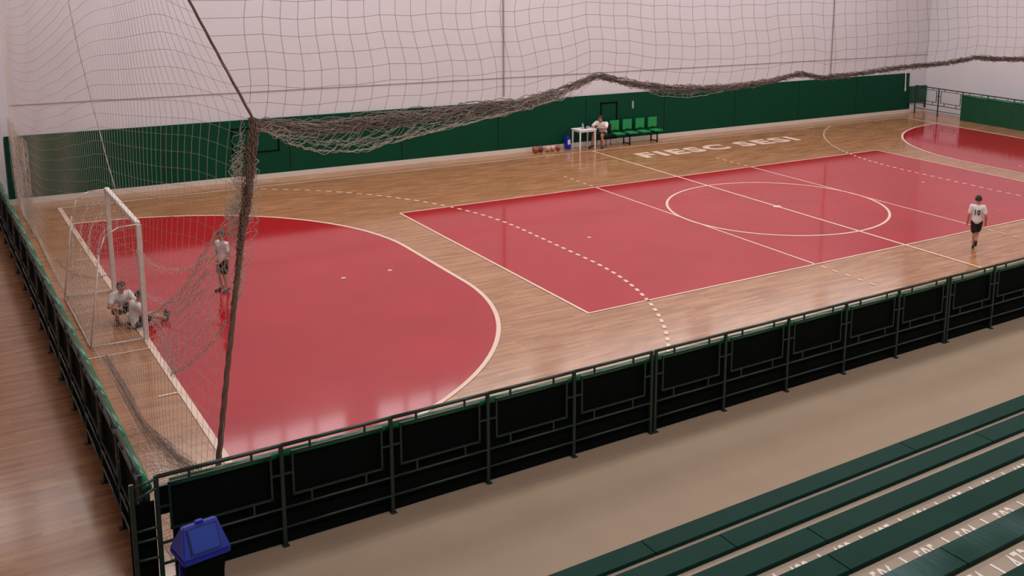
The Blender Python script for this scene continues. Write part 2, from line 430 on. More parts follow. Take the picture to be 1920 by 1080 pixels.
bar = make_barrier(corner=True)
bar2 = make_barrier()
FX0, FY0, SEC = -17.36, -9.19, 5*1.28+.075
near_labels = ['dark green steel barrier at the corner behind the blue bin, front row', 'dark green steel barrier in the middle of the front row by the concrete walkway', 'dark green steel barrier at the right of the front row, nearest the walking boy']
bar.location = (FX0, FY0, 0); tag(bar, near_labels[0], 'barrier', 'barriers in front of the benches')
bar2.location = (FX0+SEC, FY0, 0); tag(bar2, near_labels[1], 'barrier', 'barriers in front of the benches')
dup(bar2, (FX0+2*SEC, FY0, 0), 0, near_labels[2], 'barriers in front of the benches')
left_labels = ['dark green barrier behind the goal, section touching the far wall', 'dark green barrier directly behind the goal, middle section of the left row', 'dark green barrier on the left, section ending at the near corner']
for k in range(3): dup(bar2, (-17.5, 10.26-k*SEC, 0), -math.pi/2, left_labels[k], 'barriers behind the goal')
bo = make_barrier(open_bays=(3, 4)); bo.location = (17.82, 3.78, 0); bo.rotation_euler = (0, 0, math.pi/2)
tag(bo, 'far right barrier with two open bays beside the room corner', 'barrier', 'barriers at the far end')
dup(bar2, (17.82, 3.78-SEC, 0), math.pi/2, 'far right barrier with green boards, cut by the right edge of the picture', 'barriers at the far end')
# corner rungs joining two rows
cr_ = empty('corner_ladder', (-17.6, -9.2, 0), 0, 'narrow ladder-like steel piece joining the two barrier rows at the near corner', 'railing')
b = bmesh.new(); bx(b, -.022, .022, -.022, .022, 0, 1.2, bev=.004); obj('post', b, M['rail'], cr_)
b = bmesh.new(); bx(b, -.03, .215, .05, .08, .004, .93); obj('dark_panel', b, M['black'], cr_)
for z, z2 in ((.33, .31), (.54, .53), (.66, .66), (1.0, 1.1), (1.15, 1.2)):
    b = bmesh.new(); tube(b, (.0, 0, z), (.235, .0, z2), .016, n=8); obj('rung', b, M['rail'], cr_, smooth=True)

# ------------------------------------------------------------------ concrete terrace and bench planks
RISE, RUN = .4, .89
ter = empty('bleacher_terrace', (0, -11.95, 0), 0, 'stepped concrete terrace under the green bench planks', 'bleacher')
NST = 8
for k in range(NST):
    b = bmesh.new(); y1 = -.03-RUN*k; y0 = y1-RUN if k < NST-1 else (BY+11.96)
    bx(b, -22.5, 9, y0, y1, 0, .385+RISE*k); obj('step', b, M['tread'], ter)
ordn = ['lowest green bench row, next to the concrete walkway', 'second green bench row up from the walkway', 'third green bench row up from the walkway, just below the first row of seat numbers',
        'fourth green bench row, between the two rows of small seat numbers', 'fifth green bench row with the worn pale patch', 'sixth green bench row, at the bottom right corner of the picture', 'seventh green bench row, highest up']
for k in range(7):
    rw = empty('bench_row', (0, -11.95-RUN*k, .39+RISE*k), 0, ordn[k], 'bench', 'green plank benches on the terrace')
    for j in range(7):
        x0 = -21.5+j*4.2 + .35*k % 1
        b = bmesh.new(); bx(b, x0, x0+4.194, -.285, 0, .005, .045, bev=.005); p = obj('plank', b, M['worn' if k == 4 else 'plank'], rw)
    b = bmesh.new()
    for j in range(20): bx(b, -21+j*1.5, -20.96+j*1.5, -.24, -.03, -.005, .006)
    obj('bracket', b, M['rail'], rw)
    # dark shadow joint strip under rear edge
# seat numbers painted on the treads
def seat_numbers(k, xt, num0, y_off, hgt):
    zt = .3865+RISE*k
    grp = empty('seat_numbers', (0, 0, zt), 0, {2: 'row of small white seat numbers on the tread above the third bench', 3: 'row of white seat numbers on the tread above the fourth bench', 4: 'large white seat numbers on the tread in the bottom right corner'}[k], 'painted numbers')
    yb = -11.95-RUN*k-.285
    for j in range(-12, 16):
        x = xt+j*.565
        b = bmesh.new(); bx(b, x-.012, x+.012, yb-.06-.34, yb-.06-(.0), 0, .0015); o = obj('tick_mark', b, M['paint'], grp)
        me = fit_text(str(num0-j) , .24, hgt, .02)
        link('seat_number', me, M['paint'], grp, (x+.16, yb-y_off-hgt, .0012))
seat_numbers(2, -12.59, 488, .065, .22)
seat_numbers(3, -12.51, 505, .065, .24)
seat_numbers(4, -12.5, 473, .05, .26)

# ------------------------------------------------------------------ blue swing-lid bin
tb = empty('waste_bin', (-17.1, -9.83, 0), math.radians(7), 'blue swing-lid waste bin outside the near barrier corner', 'waste bin')
def frustum(bm, z0, hx0, hy0, z1, hx1, hy1, cap=True):
    lo = [bm.verts.new((sx*hx0, sy*hy0, z0)) for sx, sy in ((-1, -1), (1, -1), (1, 1), (-1, 1))]
    hi = [bm.verts.new((sx*hx1, sy*hy1, z1)) for sx, sy in ((-1, -1), (1, -1), (1, 1), (-1, 1))]
    for i in range(4): j = (i+1) % 4; bm.faces.new((lo[i], lo[j], hi[j], hi[i]))
    if cap: bm.faces.new(lo[::-1]); bm.faces.new(hi)
b = bmesh.new(); frustum(b, .08, .15, .12, .6, .2, .17); bmesh.ops.bevel(b, geom=list(b.edges), offset=.02, segments=3, affect='EDGES'); obj('bin_body', b, M['black'], tb, smooth=False)
b = bmesh.new()
for sx in (-1, 1):
    bx(b, sx*.2-.018, sx*.2+.018, -.02, .02, 0, .55); bx(b, sx*.2-.025, sx*.2+.025, -.16, .16, 0, .03)
bx(b, -.2, .2, -.015, .015, .03, .06)
obj('stand', b, M['blue'], tb)
b = bmesh.new(); frustum(b, .6, .235, .2, .66, .235, .2); frustum(b, .66, .235, .2, .93, .17, .035)
bmesh.ops.bevel(b, geom=list(b.edges), offset=.012, segments=2, affect='EDGES'); lid = obj('bin_lid', b, M['blue'], tb)
b = bmesh.new(); bx(b, -.04, .04, -.03, .03, .92, .955, bev=.01); obj('lid_knob', b, M['blue'], lid)
sl = math.atan2(.93-.66, .2-.035)
b = bmesh.new(); bx(b, -.135, .135, -.12, .12, 0, .012, bev=.004); fl = obj('swing_flap', b, M['blue2'], lid, loc=(0, -.1215, .8)); fl.rotation_euler = (sl, 0, 0)
b = bmesh.new(); bx(b, -.147, .147, -.132, .132, -.006, .004); gr = obj('flap_groove', b, M['bluedk'], lid, loc=(0, -.1215, .8)); gr.rotation_euler = (sl, 0, 0)

# ------------------------------------------------------------------ goal
go = empty('futsal_goal', (-GX, 0, 0), 0, 'white futsal goal with its net, standing on the left goal line', 'goal')
def bar_(name, a, c, t=.04, parent=go, mt='goalw'):
    b = bmesh.new(); x0, x1 = sorted((a[0], c[0])); y0, y1 = sorted((a[1], c[1])); z0, z1 = sorted((a[2], c[2]))
    bx(b, x0-t, x1+t, y0-t, y1+t, max(0, z0-t) if z0 else 0, z1+t, bev=.008); return obj(name, b, M[mt], parent)
bar_('goal_post', (0, -1.54, 0), (0, -1.54, 2.0)); bar_('goal_post', (0, 1.54, 0), (0, 1.54, 2.0)); bar_('crossbar', (0, -1.5, 2.04), (0, 1.5, 2.04))
for s in (-1, 1):
    pts = [(0, s*1.54, 2.04), (-.3, s*1.54, 2.03), (-.52, s*1.54, 1.9), (-.62, s*1.54, 1.6), (-.85, s*1.54, .03)]
    b = bmesh.new()
    for p, q in zip(pts[:-1], pts[1:]): tube(b, p, q, .012, n=8)
    tube(b, (-.85, s*1.54, .03), (0, s*1.54, .03), .014, n=8)
    obj('side_brace', b, M['goalw'], go, smooth=True)
b = bmesh.new(); tube(b, (-.85, -1.54, .03), (-.85, 1.54, .03), .01, n=8); obj('rear_bar', b, M['goalw'], go, smooth=True)
# goal net
lines = []
prof = np.array([(0, 2.0), (-.3, 2.0), (-.5, 1.87), (-.6, 1.6), (-.83, .04)])
dl = np.r_[0, np.cumsum(np.linalg.norm(np.diff(prof, axis=0), axis=1))]
def pr(s): return np.interp(s, dl, prof[:, 0]), np.interp(s, dl, prof[:, 1])
for y in np.arange(-1.5, 1.51, .12):
    S = np.linspace(0, dl[-1], 24); x, z = pr(S); lines.append(np.stack([x+.04*np.sin(y*7+S*3), 0*x+y+.03*np.sin(S*6+y*5), z], 1))
for s in np.arange(0, dl[-1], .12):
    x, z = pr(s); Y = np.linspace(-1.52, 1.52, 40); lines.append(np.stack([x+.04*np.sin(Y*7+s*3), Y, z-.03*np.abs(np.sin(Y*5))], 1))
for sd in (-1.52, 1.52):
    for z in np.arange(.05, 2, .12):
        xb = np.interp(z, prof[::-1, 1], prof[::-1, 0]); X = np.linspace(0, xb, 8); lines.append(np.stack([X, 0*X+sd+.05*np.sin(X*8+z*4), 0*X+z], 1))
    for x in np.arange(-.1, -.8, -.12):
        zt = np.interp(-x, -prof[:, 0], prof[:, 1]); Z = np.linspace(.04, zt, 14); lines.append(np.stack([0*Z+x, sd+.05*np.sin(x*8+Z*4), Z], 1))
link('goal_net', twine(lines, .0022), M['goalnet'], go)

# ------------------------------------------------------------------ safety nets
ropeZ = np.array([0, .83, 1.95, 2.81, 3.89, 4.36, 4.8, 5.46, 6.11, 9.5]); ropeX = np.array([-16.76, -16.62, -16.46, -16.33, -16.15, -16.08, -16.03, -16.33, -16.62, -17.6])
NY = -8.6
def rx(z): return np.interp(z, ropeZ, ropeX)
# left net (behind the goal)
sn = empty('safety_net', (0, 0, 0), 0, 'tall light grey safety net hanging behind the goal along the left', 'safety net')
dzY = np.array([-8.6, -8.0, -7, -5, -3.84, -2.4, -.94, .96, 3.2, 4.5, 6.4, 8.3, 9.2, 10.2]); dzV = np.array([-.2, 0, -.12, -.33, -.48, -.76, -1.05, -1.4, -1.79, -1.93, -2.12, -2.16, -1.85, -.9])
_yy = np.linspace(-8.6, 10.2, 400); _dv = np.interp(_yy, dzY, dzV); _k = np.hanning(31); _k /= _k.sum()
_dv = np.convolve(np.pad(_dv, 15, mode='edge'), _k, 'valid')
def netL(s, z0):
    s = np.asarray(s, float); z0 = np.asarray(z0, float) + 0*s; s = s+0*z0
    z = z0+np.interp(s, _yy, _dv)*np.clip((z0+.3)/2.5, 0, 1)
    bl = np.exp(-(s-NY)/1.25)
    base = -16.97 + .012*np.sin(s*1.3+z*.35)
    x = base + (rx(z)-base)*bl
    x = x + np.where(z < .02, (.02-z)*.22, 0) + .06*np.clip(1-z, 0, 1)
    return np.stack([x, s+.03*np.sin(z*3+s*2), np.maximum(z, .012+.02*rng.random(s.shape))], -1)
lines = []
S = np.linspace(NY, 10.15, 150)
for z0 in np.arange(.1, 9.8, .195): lines.append(netL(S, z0+.006*np.sin(S*2.3+z0)))
Z = np.linspace(0, 9.8, 62)
sc = NY
while sc < 10.2:
    lines.append(netL(sc+.02*np.sin(Z*5+sc), Z)); sc += .135 if sc < -6 else .17
Z = np.linspace(0, 4.6, 40)
for k in range(110):
    sc = 10.2-3.9*rng.random()**1.5; q = netL(sc+.05*np.sin(Z*3+k), Z); q[:, 0] += rng.normal(0, .035)+rng.normal(0, .006, 40); lines.append(q[q[:, 2] < 2.3])
link('mesh', twine(lines, .0022), M['netL'], sn)
# seam cord with end weight
P = catmull([(-17.0, -2.3, 6.3), (-16.9, -2.45, 5.2), (-16.78, -2.7, 4.2), (-16.66, -2.9, 3.3), (-16.6, -3.0, 2.9)], np.linspace(0, 1, 30))
P[:, 1] += .015*np.sin(np.arange(30))
link('seam_cord', twine([P], .008, 6), M['netL'], sn)
# folds of net drawn up to the corner rope
def patch(ctrl_rows, nu, nv, jit, names=False):
    C = [catmull(r, np.linspace(0, 1, nu)) for r in ctrl_rows]          # rows x nu
    G = np.stack([catmull(np.array([c[i] for c in C]), np.linspace(0, 1, nv)) for i in range(nu)], 1)   # nv x nu x 3
    G = G + rng.normal(0, jit, G.shape)
    ls = []
    for a in range(nv): ls.append(catmull(G[a], np.linspace(0, 1, nu*3)))
    for i in range(nu): ls.append(catmull(G[:, i], np.linspace(0, 1, nv*3)))
    return ls
E1 = [(-16.09, -8.55, 4.17), (-16.27, -8.3, 3.71), (-16.48, -8.0, 3.24), (-16.66, -7.5, 2.65), (-16.91, -7.0, 2.25)]
E2 = [(-16.21, -8.55, 3.27), (-16.28, -8.5, 2.77), (-16.5, -8.2, 2.21), (-16.75, -7.8, 1.8), (-16.83, -7.5, 1.65)]
EM = [tuple((np.array(a)+np.array(c))/2+np.array((-.02, .05, -.12))) for a, c in zip(E1, E2)]
ls = patch([E1, EM, E2], 34, 13, .016)
ls += patch([np.array(E1)+(0, .1, -.05), np.array(EM)+(0, .15, .1), np.array(E2)+(0, .1, .15)], 26, 9, .02)
for base_ in (E1, E2):
    for k in range(3):
        P = catmull(base_, np.linspace(0, 1, 70)); P = P + rng.normal(0, .012, P.shape); P[:, 0] += .02*np.sin(np.arange(70)*1.3+k); ls.append((P, .0035))
link('gathered_fold', twine(ls, .002), M['netL'], sn)
ls = []
for pts in ([(-16.95, -6.5, 2.94), (-16.84, -7.0, 2.84), (-16.64, -7.6, 2.93), (-16.47, -8.2, 3.22)], [(-16.92, -6.5, 2.13), (-16.74, -7.2, 2.28), (-16.63, -7.6, 2.49), (-16.5, -8.0, 2.79)],
            [(-16.87, -6.5, 2.37), (-16.73, -7.2, 2.44), (-16.63, -7.6, 2.64), (-16.48, -8.2, 3.1)], [(-16.83, -6.5, 2.01), (-16.82, -7.2, 1.95), (-16.81, -7.4, 1.68), (-16.8, -7.4, 1.57)]):
    for k in range(4):
        P = catmull(pts, np.linspace(0, 1, 40)); P = P+rng.normal(0, .008, P.shape)+rng.normal(0, .02, 3); ls.append((P, .003))
link('draped_strand', twine(ls, .003), M['netL'], sn)
CE = [(-16.01, -8.55, 4.35), (-16.02, -8.55, 3.92), (-16.07, -8.55, 3.5), (-16.23, -8.55, 2.96), (-16.4, -8.55, 2.4)]
CR = [(rx(p[2]), NY, p[2]) for p in CE]
ls = patch([CR, CE], 22, 4, .014)
P = catmull(CE, np.linspace(0, 1, 90)); P[:, 0] += .03*np.sin(np.arange(90)*.9); ls.append((P, .0035))
link('net_edge_loops', twine(ls, .002), M['netL'], sn)
# net lying on the floor
ls = []
hp = [(-16.8, -2.0), (-16.78, -3.8), (-16.76, -4.93), (-16.69, -5.95), (-16.55, -6.88), (-16.45, -8.2)]
for k in range(9):
    P = catmull(np.array([(x+rng.normal(0, .05), y+rng.normal(0, .05), .02+.02*rng.random()) for x, y in hp]), np.linspace(0, 1, 70)); P[:, :2] += rng.normal(0, .006, (70, 2)); P[:, 2] = np.maximum(P[:, 2], .008); ls.append((P, .004))
ls += patch([[(-17.2, -5.0, .03), (-17.2, -7, .03), (-17.2, -8.9, .03)], [(-16.8, -5.2, .05), (-16.8, -7, .05), (-16.8, -8.9, .05)], [(-16.65, -6.2, .02), (-16.35, -7.4, .03), (-16.3, -8.9, .03)]], 40, 14, .012)
fl_ = []
for pts in ([(-16.75, 4.4), (-16.68, 3.6), (-16.5, 2.9), (-16.25, 2.6), (-16.02, 2.69)], ):
    for k in range(3):
        P = catmull([(x, y+k*.009, .02) for x, y in pts], np.linspace(0, 1, 40)); fl_.append((P, .006))
link('floor_rope', twine(fl_, .006), M['netD'], sn)
for a in ls:
    q = a[0] if isinstance(a, tuple) else a
    q[:, 2] = np.maximum(q[:, 2], .006)
link('net_on_floor', twine(ls, .0025), M['netD'], sn)

# near net (raised above the barrier) with its gathered bottom bundle
nn = empty('raised_net', (0, 0, 0), 0, 'brown-grey safety net raised over the front barriers, its lower edge bundled', 'safety net')
bp = np.array([(-16.03, 4.8), (-15.3, 4.72), (-14.67, 4.77), (-13.65, 4.79), (-12.68, 4.83), (-12.13, 4.94), (-11.54, 5.1), (-10.84, 4.96), (-10.28, 4.86), (-9.39, 4.82), (-8.5, 4.86), (-7.78, 4.95), (-7.31, 4.86), (-6.3, 4.9), (-5.28, 4.95), (-4.3, 4.97), (-3.41, 5.04), (-2.7, 4.98), (-1.96, 4.96), (0, 5.0), (3, 4.95)])
def bz(x): return np.interp(x, bp[:, 0], bp[:, 1])
lines = []
colx = []; x = -16.05
while x < 3: colx.append(x); x += .185+.007*(x+16)
colx = np.array(colx); nc = len(colx)
for k in range(26):
    z = bz(colx)*(1 if k < 1 else 0)+(0 if k < 1 else 1)*(bz(colx)*max(0, 1-k/9)+4.9*(min(1, k/9))) + k*.175*(1+.008*(colx+16))
    lean = .05*np.sin(k*.8)+.035*np.sin(colx*1.3+k*.5)
    xx = colx+lean; xr = rx(z)
    keep = xx > xr
    P = np.stack([xx, NY+.05*np.sin(colx*1.1+k*.2), z+.012*np.sin(colx*9)], 1)[keep]
    if keep.sum() > 2:
        P = np.vstack([[rx(P[0, 2]), NY, P[0, 2]], P]); lines.append(P)
for i, x in enumerate(colx):
    P = []
    for k in range(26):
        z = (bz(x) if k < 1 else bz(x)*max(0, 1-k/9)+4.9*min(1, k/9)) + k*.175*(1+.008*(x+16))
        P.append((x+.05*math.sin(k*.8)+.035*math.sin(x*1.3+k*.5), NY+.05*math.sin(x*1.1+k*.2), z+.012*math.sin(x*9)))
    P = [p for p in P if p[0] > rx(p[2])-.02]
    if len(P) > 2: lines.append(np.array(P))
link('mesh', twine(lines, .0027), M['netD'], nn)
# bundle
tx = np.array([-16.03, -15.5, -14.8, -13.6, -12.7, -12.1, -11.54, -10.9, -10.2, -9.2, -7.8, -6, -3.4, 3]); tr = np.array([.075, .085, .1, .1, .085, .06, .035, .06, .055, .045, .04, .04, .045, .05])
ls = []
for k in range(26):
    X = np.linspace(-16.03, 3, 300); R = np.interp(X, tx, tr); ph = rng.uniform(0, 6.28); fr = rng.uniform(2, 5); a = rng.uniform(0, 1)**.6
    dz = -R*.7 + R*a*np.sin(X*fr+ph) + rng.normal(0, .012, 300); dy = R*.8*a*np.cos(X*fr*.9+ph)+rng.normal(0, .01, 300)
    ls.append((np.stack([X, NY+dy, bz(X)+dz], 1), .0055))
# short hanging loops
for k in range(520):
    x = rng.uniform(-15.9, -1); R = np.interp(x, tx, tr); wd = rng.uniform(.04, .12); dp = R*rng.uniform(.8, 2.0); t = np.linspace(0, 1, 7)
    ls.append((np.stack([x+wd*(t-.5)+rng.normal(0, .008, 7), NY+rng.normal(0, .03)+0*t, bz(x)-R*.9-dp*4*t*(1-t)*.6+rng.normal(0, .008, 7)], 1), .003))
link('gathered_edge', twine(ls, .005), M['netD'], nn)
low = np.array([(-15.95, 4.71), (-15.67, 4.52), (-15.32, 4.39), (-14.81, 4.35), (-14.01, 4.48), (-12.92, 4.64), (-12.29, 4.76), (-11.8, 4.95)])
topc = [(x, NY, bz(x)-.05) for x in np.linspace(-16, -11.8, 8)]
botc = [(x, NY+.05, z) for x, z in low]
midc = [((a[0]+c[0])/2, NY+.12, (a[2]+c[2])/2-.03) for a, c in zip(topc, botc)]
ls = patch([topc, midc, botc], 46, 6, .02) + patch([topc, [(a[0], NY-.1, a[2]) for a in midc], [(c[0]+.1, NY-.02, c[2]+.06) for c in botc]], 40, 5, .025)
for k in range(3):
    P = catmull(botc, np.linspace(0, 1, 90)); P = P+rng.normal(0, .012, P.shape); ls.append((P, .004))
l2 = [(-11.28, 5.0), (-10.84, 4.84), (-10.27, 4.70), (-9.6, 4.70), (-9.0, 4.8)]
ls += patch([[(x, NY, bz(x)-.03) for x, z in l2], [(x, NY+.04, z) for x, z in l2]], 24, 4, .018)
link('hanging_fold', twine(ls, .0028), M['netL'], nn)

# corner rope with gathered net around it
cr0 = empty('corner_rope', (rx(0), NY, 0), 0, 'brown rope wrapped in gathered net, hanging at the near corner of the court', 'rope')
O = np.array([rx(0), NY, 0])
ls = []
ZZ = np.linspace(0.01, 9.5, 260)
core = np.stack([rx(ZZ), 0*ZZ+NY, ZZ], 1)
rc = np.interp(ZZ, [0, 3.6, 4.3, 4.9, 9.5], [.027, .022, .018, .012, .011])
for k in range(3):
    a = ZZ*9+k*2.09; P = core.copy(); P[:, 0] += rc*.6*np.cos(a); P[:, 1] += rc*.6*np.sin(a); ls.append((P-O, rc*.8))
link('rope_core', twine(ls, .02, 5), M['rope'], cr0)
ls = []
for k in range(34):
    zb = rng.uniform(2.2, 3.9); Zk = np.linspace(zb, 4.83, 80); R = np.interp(Zk, [2.4, 3.3, 3.9, 4.5, 4.8], [.014, .03, .06, .06, .045]); a = rng.uniform(.2, 1); ph = rng.uniform(0, 6.28); fr = rng.uniform(1, 4)
    P = np.stack([rx(Zk)-.01+R*a*np.sin(Zk*fr+ph)+rng.normal(0, .008, 80), NY+R*a*np.cos(Zk*fr+ph)+rng.normal(0, .008, 80), Zk], 1); ls.append((P-O, .006))
link('gathered_net', twine(ls, .006), M['rope'], cr0)
ls = []
for k in range(110):
    z = rng.uniform(3.5, 4.7); s = -1 if rng.random() < .8 else 1; w_ = rng.uniform(.03, .16 if s < 0 else .07); t = np.linspace(0, 1, 7)
    ls.append(np.stack([rx(z)+s*(.05+w_*np.sin(t*3.14)), NY+.05+.1*rng.random()+0*t, z+(t-.5)*rng.uniform(.05, .25)+rng.normal(0, .01, 7)], 1)-O)
link('loose_loops', twine(ls, .0028), M['netL'], cr0)

# ------------------------------------------------------------------ people
def eval_mesh(o):
    dg = bpy.context.evaluated_depsgraph_get(); dg.update(); return bpy.data.meshes.new_from_object(o.evaluated_get(dg))
_b = bmesh.new(); bmesh.ops.create_icosphere(_b, subdivisions=2, radius=1)
ICO_V = np.array([v.co[:] for v in _b.verts]); ICO_F = np.array([[v.index for v in f.verts] for f in _b.faces]); _b.free()
SIDE = [Vector((1, 0, 0))]
def skin_mesh(verts, edges, radii, root=0, sub=1, voxel=None):
    """one closed surface swept along the skeleton; elliptical joints are (half width, half depth)"""
    V = []; Fs = []; n = 0
    for a, b in edges:
        A, B = Vector(verts[a]), Vector(verts[b]); ra = radii[a] if isinstance(radii[a], tuple) else (radii[a],)*2; rb = radii[b] if isinstance(radii[b], tuple) else (radii[b],)*2
        rr = min(ra+rb); L_ = (B-A).length; k = max(3, int(L_/(rr*.3))+2); k = min(k, 40)
        ax = (B-A).normalized() if L_ > 1e-6 else Vector((0, 0, 1))
        sd = SIDE[0]-ax*SIDE[0].dot(ax)
        sd = sd.normalized() if sd.length > .05 else ax.orthogonal().normalized()
        fr = ax.cross(sd)
        Mx = np.array([sd[:], fr[:], ax[:]]).T
        for q in range(k):
            t = q/(k-1); c = A.lerp(B, t); r0 = ra[0]*(1-t)+rb[0]*t; r1 = ra[1]*(1-t)+rb[1]*t
            P = (ICO_V*np.array([r0, r1, min(r0, r1)])) @ Mx.T + np.array(c[:])
            V.append(P); Fs.append(ICO_F+n); n += len(P)
    me = bpy.data.meshes.new('sk'); me.from_pydata(np.concatenate(V).tolist(), [], np.concatenate(Fs).tolist()); me.update()
    if voxel:
        bm = bmesh.new(); bm.from_mesh(me); return remesh(bm, voxel)
    return me
def remesh(bm, voxel):
    me = bpy.data.meshes.new('rm'); bm.to_mesh(me); bm.free()
    o = bpy.data.objects.new('rm', me); COL.objects.link(o)
    md = o.modifiers.new('r', 'REMESH'); md.mode = 'VOXEL'; md.voxel_size = voxel; md.use_smooth_shade = True
    s = o.modifiers.new('c', 'SMOOTH'); s.factor = .5; s.iterations = 2
    r = eval_mesh(o); bpy.data.objects.remove(o)
    for p in r.polygons: p.use_smooth = True
    return r
def ellipsoid(bm, c, r, rot=None, seg=20):
    q = bmesh.ops.create_uvsphere(bm, u_segments=seg, v_segments=seg//2+2, radius=1)
    mt = Matrix.Translation(Vector(c)) @ (rot.to_4x4() if rot else Matrix.Identity(4)) @ Matrix.Diagonal((*r, 1))
    bmesh.ops.transform(bm, matrix=mt, verts=q['verts'])

def person(loc, rotz, Hh, J, label, group=None, head_dir=(0, 1, 0), shirt='shirt', shorts='black_cloth', long_pants=False, child=True, skin='skin', number=None, grip=.5):
    """J: joints in units of height, figure facing +y. One continuous body mesh; hair, eyes, shirt, shorts, shoes as children."""
    root = empty('person', loc, rotz, label, 'person', group)
    V = {k: Vector(v)*Hh for k, v in J.items()}
    SIDE[0] = (V['r_sh']-V['l_sh']).normalized()
    hs = .5*(.148 if child else .13)*Hh            # head half-height
    names = ['pelvis', 'waist', 'chest', 'neck', 'head']
    verts = [V[n] for n in names]; rad = [(.084*Hh, .06*Hh), (.076*Hh, .054*Hh), (.088*Hh, .06*Hh), .033*Hh, .034*Hh]
    edges = [(0, 1), (1, 2), (2, 3), (3, 4)]
    def add(p, a, r): verts.append(p); rad.append(r); edges.append((a, len(verts)-1)); return len(verts)-1
    for s in ('l', 'r'):
        a = add(V[s+'_sh'], 2, .038*Hh); a = add(V[s+'_el'], a, .026*Hh); a = add(V[s+'_wr'], a, .018*Hh)
        d = (V[s+'_wr']-V[s+'_el']).normalized()
        side = Vector(J.get(s+'_palm', (0, 1, 0))); side = (side-d*side.dot(d)).normalized()      # direction across the palm, toward the thumb
        nrm = d.cross(side)
        pm = add(V[s+'_wr']+d*.03*Hh, a, (.02*Hh, .012*Hh)); pk = add(V[s+'_wr']+d*.055*Hh, pm, (.021*Hh, .011*Hh))
        cu = nrm*grip*(1 if s == 'l' else -1)
        for off, ln in ((.017, .03), (.006, .034), (-.005, .032), (-.016, .025)):
            b0 = V[s+'_wr']+d*.058*Hh+side*off*Hh
            f1 = add(b0+d*.008*Hh, pk, .0062*Hh); f2 = add(b0+(d+cu*.5).normalized()*(ln*.6)*Hh, f1, .0058*Hh); add(b0+(d+cu*.5).normalized()*(ln*.6)*Hh+(d*.6+cu).normalized()*ln*.6*Hh, f2, .005*Hh)
        t1 = add(V[s+'_wr']+d*.022*Hh+side*.022*Hh, pm, .008*Hh); add(V[s+'_wr']+d*.046*Hh+side*.036*Hh+cu*.008*Hh, t1, .006*Hh)
        a = add(V[s+'_hip'], 0, .052*Hh); a = add((V[s+'_hip']*.55+V[s+'_kn']*.45), a, .045*Hh); a = add(V[s+'_kn'], a, .032*Hh)
        a = add(V[s+'_kn']*.65+V[s+'_an']*.35, a, .031*Hh); a = add(V[s+'_an'], a, .021*Hh)
        add(V[s+'_to'], a, .018*Hh)
    body = skin_mesh(verts, edges, rad, 0, 1)
    bm = bmesh.new(); bm.from_mesh(body)
    hd = Vector(head_dir).normalized(); hc = V['head']
    upv = (V['head']-V['neck']).normalized(); fx = (hd-upv*hd.dot(upv)).normalized(); sd = fx.cross(upv)
    R = Matrix((sd, fx, upv)).transposed()
    W = lambda x, y, z: hc + R @ Vector((x*hs, y*hs, z*hs))
    ellipsoid(bm, W(0, -.05, .12), (hs*.72, hs*.84, hs*.86), R); ellipsoid(bm, W(0, .18, -.42), (hs*.5, hs*.55, hs*.5), R)
    ellipsoid(bm, W(0, .84, -.12), (hs*.1, hs*.17, hs*.2), R, 10)
    for s in (-1, 1): ellipsoid(bm, W(s*.74, -.02, -.06), (hs*.08, hs*.16, hs*.24), R, 10)
    me = remesh(bm, .0052*Hh+.0015)
    b_ = link('body', me, M[skin], root)
    for s in (-1, 1):
        bm = bmesh.new(); ellipsoid(bm, W(s*.28, .72, .05), (hs*.1, hs*.06, hs*.07), R, 10); obj('eye', bm, M['eye'], b_, smooth=True)
    bm = bmesh.new(); ellipsoid(bm, W(0, .72, -.5), (hs*.2, hs*.05, hs*.05), R, 10); obj('mouth', bm, M['lip'], b_, smooth=True)
    bm = bmesh.new(); q = bmesh.ops.create_uvsphere(bm, u_segments=28, v_segments=18, radius=1)
    for v in list(bm.verts):
        if (v.co.y > .25 and v.co.z < .42+.1*math.sin(v.co.x*9)) or (v.co.z < -.42): bm.verts.remove(v)
    for v in bm.verts:
        v.co = W(v.co.x*.82, v.co.y*.94-.05, v.co.z*.98+.13) + Vector((random.uniform(-1, 1), random.uniform(-1, 1), random.uniform(-1, 1)))*hs*.03
    o = obj('hair', bm, M['hair'], root, smooth=True); sm = o.modifiers.new('th', 'SOLIDIFY'); sm.thickness = hs*.08; sm.offset = -1
    # shirt
    vv = [V['pelvis'], V['waist'], V['chest'], V['chest']*.35+V['neck']*.65, ]
    ed = [(0, 1), (1, 2), (2, 3)]; rd = [(.097*Hh, .076*Hh), (.086*Hh, .065*Hh), (.094*Hh, .07*Hh), (.056*Hh, .05*Hh)]
    for s in ('l', 'r'):
        vv += [V[s+'_sh'], V[s+'_sh']*.35+V[s+'_el']*.65]; n = len(vv); ed += [(2, n-2), (n-2, n-1)]; rd += [.046*Hh, .04*Hh]
    me = skin_mesh(vv, ed, rd, 1, 2, voxel=.008*Hh)
    for p in me.polygons: p.use_smooth = True
    sh = link('shirt', me, M[shirt], root)
    # shorts
    vv = [V['pelvis']+(V['waist']-V['pelvis'])*.25, V['pelvis']]; ed = [(0, 1)]; rd = [(.084*Hh, .062*Hh), (.089*Hh, .067*Hh)]
    for s in ('l', 'r'):
        if long_pants:
            vv += [V[s+'_hip'], V[s+'_kn'], V[s+'_kn']*.12+V[s+'_an']*.88]; n = len(vv); ed += [(1, n-3), (n-3, n-2), (n-2, n-1)]; rd += [.062*Hh, .045*Hh, .034*Hh]
        else:
            vv += [V[s+'_hip'], V[s+'_hip']*.3+V[s+'_kn']*.7]; n = len(vv); ed += [(1, n-2), (n-2, n-1)]; rd += [.06*Hh, .055*Hh]
    me = skin_mesh(vv, ed, rd, 1, 2, voxel=.008*Hh)
    for p in me.polygons: p.use_smooth = True
